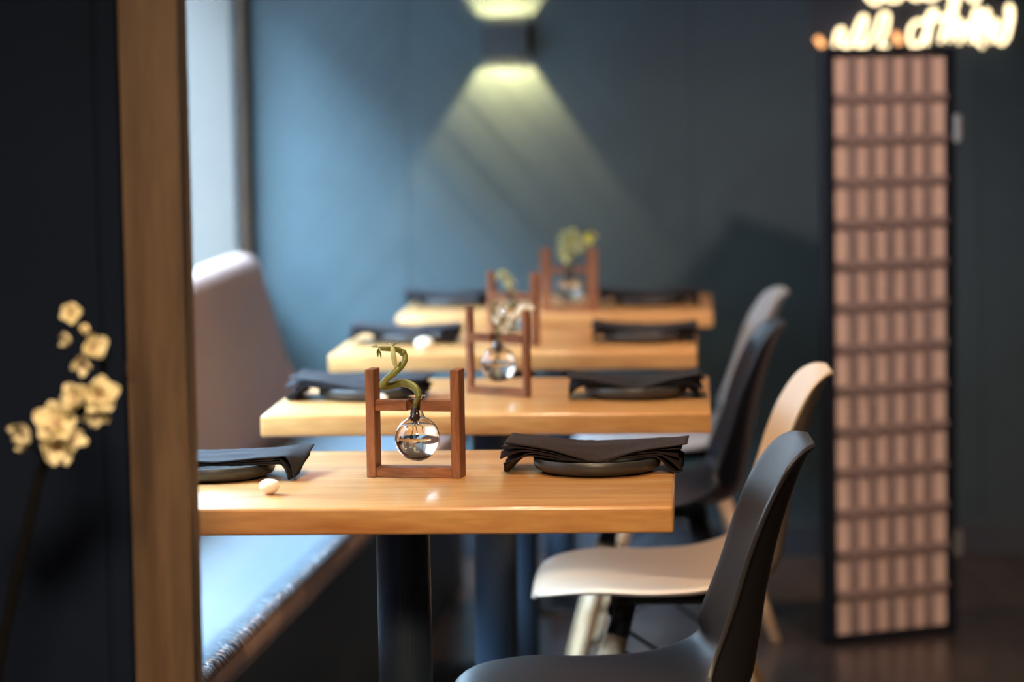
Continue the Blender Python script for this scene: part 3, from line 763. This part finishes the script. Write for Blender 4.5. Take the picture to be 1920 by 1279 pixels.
# ------------------------------------------------------------------ glowing script sign on the wall
sg = thing('light_sign', 'glowing warm white cursive script sign above the folding screen', 'sign', (.603, YB - .03, 1.415))
def S(px, py): return Vector(((px - 1711) / 685, 0, (75 - py) / 685))
strokes = [
    [(1566, 92), (1572, 66), (1582, 62), (1580, 88), (1592, 94)],
    [(1592, 94), (1604, 66), (1616, 40), (1624, 44), (1616, 74), (1608, 92), (1622, 94)],
    [(1622, 94), (1640, 70), (1652, 38), (1664, 36), (1662, 60), (1650, 90), (1664, 94)],
    [(1734, 52), (1716, 50), (1704, 68), (1708, 92), (1724, 90), (1736, 66), (1742, 50), (1734, 92)],
    [(1734, 52), (1742, 34), (1752, 30), (1746, 46), (1766, 42), (1774, 40), (1766, 70), (1760, 88)],
    [(1760, 88), (1768, 60), (1780, 36), (1788, 40), (1780, 66), (1776, 86)],
    [(1776, 86), (1790, 56), (1800, 52), (1798, 74), (1794, 90), (1804, 66), (1814, 56)],
    [(1814, 88), (1818, 56), (1826, 30), (1832, 34), (1828, 62), (1824, 84), (1834, 92), (1838, 99)],
    [(1832, 80), (1838, 52), (1844, 32), (1848, 38), (1848, 66), (1852, 90)],
    [(1852, 90), (1856, 62), (1862, 50), (1868, 62), (1866, 84), (1872, 92), (1880, 84), (1884, 60), (1884, 26), (1890, 28), (1890, 50), (1882, 84)],
    [(1626, -18), (1626, 0), (1636, 12), (1648, 12), (1656, -4), (1662, 6), (1672, 10), (1684, 8), (1694, -6)],
    [(1702, -12), (1706, 2), (1718, 8), (1728, 0), (1734, 6), (1744, 8), (1756, 2), (1764, -12)],
    [(1770, -14), (1776, 2), (1788, 4), (1796, -12), (1792, 10), (1786, 30), (1778, 26), (1784, 12)],
    [(1806, -10), (1812, 4), (1822, 14), (1830, 6), (1830, -10), (1822, -20)],
]
for st in strokes:
    bm = bmnew(); tube(bm, catmull([S(*q) for q in st], 5), .0044, 8); link('light_tube', bm, M['neon'], sg, smooth=True)
for st in ([(1533, 76), (1538, 82), (1545, 92)], [(1676, 70), (1682, 80), (1686, 90)]):
    bm = bmnew(); tube(bm, catmull([S(*q) for q in st], 4), .0080, 8); link('light_tube', bm, M['neon_dim'], sg, smooth=True)['label'] = 'small amber light tube'
for px, py in ((1545, 84), (1640, 60), (1730, 60), (1830, 60), (1885, 60)):
    bm = bmnew(); tube(bm, [S(px, py), S(px, py) + Vector((0, .024, 0))], .003, 6); link('bracket', bm, M['black'], sg)
sbm = bmnew(); box(sbm, (1520 - 1711) / 685, (1900 - 1711) / 685, .012, .016, (75 - 104) / 685, (75 + 60) / 685, .001, 1)
link('backing', sbm, M['side'], sg)

# ------------------------------------------------------------------ blossom branch in front of the dark partition
br = thing('blossom_branch', 'dark branch with cream blossoms standing before the black partition at left', 'branch', (-.80, 3.04, 0.42))
def BP(px, py, y=0.0): return Vector(((px - 1319) / 1790 + .80, y, .886 - (py - 166) / 1790))
bm = bmnew()
tube(bm, catmull([(0, 0, -.05), (.01, 0, .05), (.03, .01, .20), BP(40, 985, .01), BP(70, 880, .02), BP(130, 800, .02), BP(185, 720, .02), BP(170, 650, .02), BP(140, 590, .02)], 6), [.008, .007, .006, .004, .003, .002], 8)
tube(bm, catmull([BP(185, 720, .02), BP(200, 680, .02), BP(192, 640, .02)], 5), .0014, 6)
tube(bm, catmull([BP(70, 880, .02), BP(40, 840, .01), BP(28, 815, .0)], 5), .0018, 6)
tube(bm, catmull([BP(130, 800, .02), BP(165, 775, .01), BP(175, 760, 0)], 5), .0018, 6)
link('twig', bm, M['bark'], br, smooth=True)
rd = random.Random(5)
for (px, py, s, f, n_, dbl) in ((135, 594, .0125, (.1, -1, .3), 5, 2), (133, 640, .0095, (-1, -.6, -.3), 3, 1), (160, 624, .007, (.4, -1, .4), 4, 1), (172, 662, .0155, (.6, -.8, .3), 4, 2), (158, 686, .012, (-.2, -1, -.5), 4, 1),
                        (143, 758, .019, (-.3, -1, .3), 5, 2), (184, 752, .021, (.3, -1, .2), 5, 2), (180, 784, .014, (.2, -1, -.5), 4, 1), (100, 808, .026, (.1, -1, .4), 5, 2), (100, 842, .022, (.3, -1, -.3), 5, 2), (48, 828, .019, (-1, -.7, .1), 4, 2), (128, 832, .014, (.8, -.8, 0), 4, 1)):
    bm = bmnew(); blossom(bm, BP(px, py, 0.0), s * rd.uniform(.92, 1.08), f, rd, n_, .6, dbl + 1, .16); b_ = link('blossom', bm, M['petal'], br, smooth=True)
    bm = bmnew(); fv = Vector(f).normalized()
    for k in range(7):
        a = k * .9; e = Vector((math.cos(a), 0, math.sin(a))) * s * .22
        tube(bm, [BP(px, py, 0), BP(px, py, 0) + fv * s * .55 + e], .0004, 5)
    link('stamen', bm, M['stamen'], b_)
bm = bmnew(); lathe(bm, [(0, 0), (.07, 0), (.085, .06), (.09, .18), (.075, .32), (.045, .40), (.05, .42), (.044, .42), (.038, .40), (.06, .32), (.07, .10), (0, .05)], 40)
tag(link('floor_vase', bm, M['rug'], None, (-.80, 3.04, 0), smooth=True), 'tall dark floor vase holding the blossom branch before the black partition', 'vase')
br.location.z = 0.42
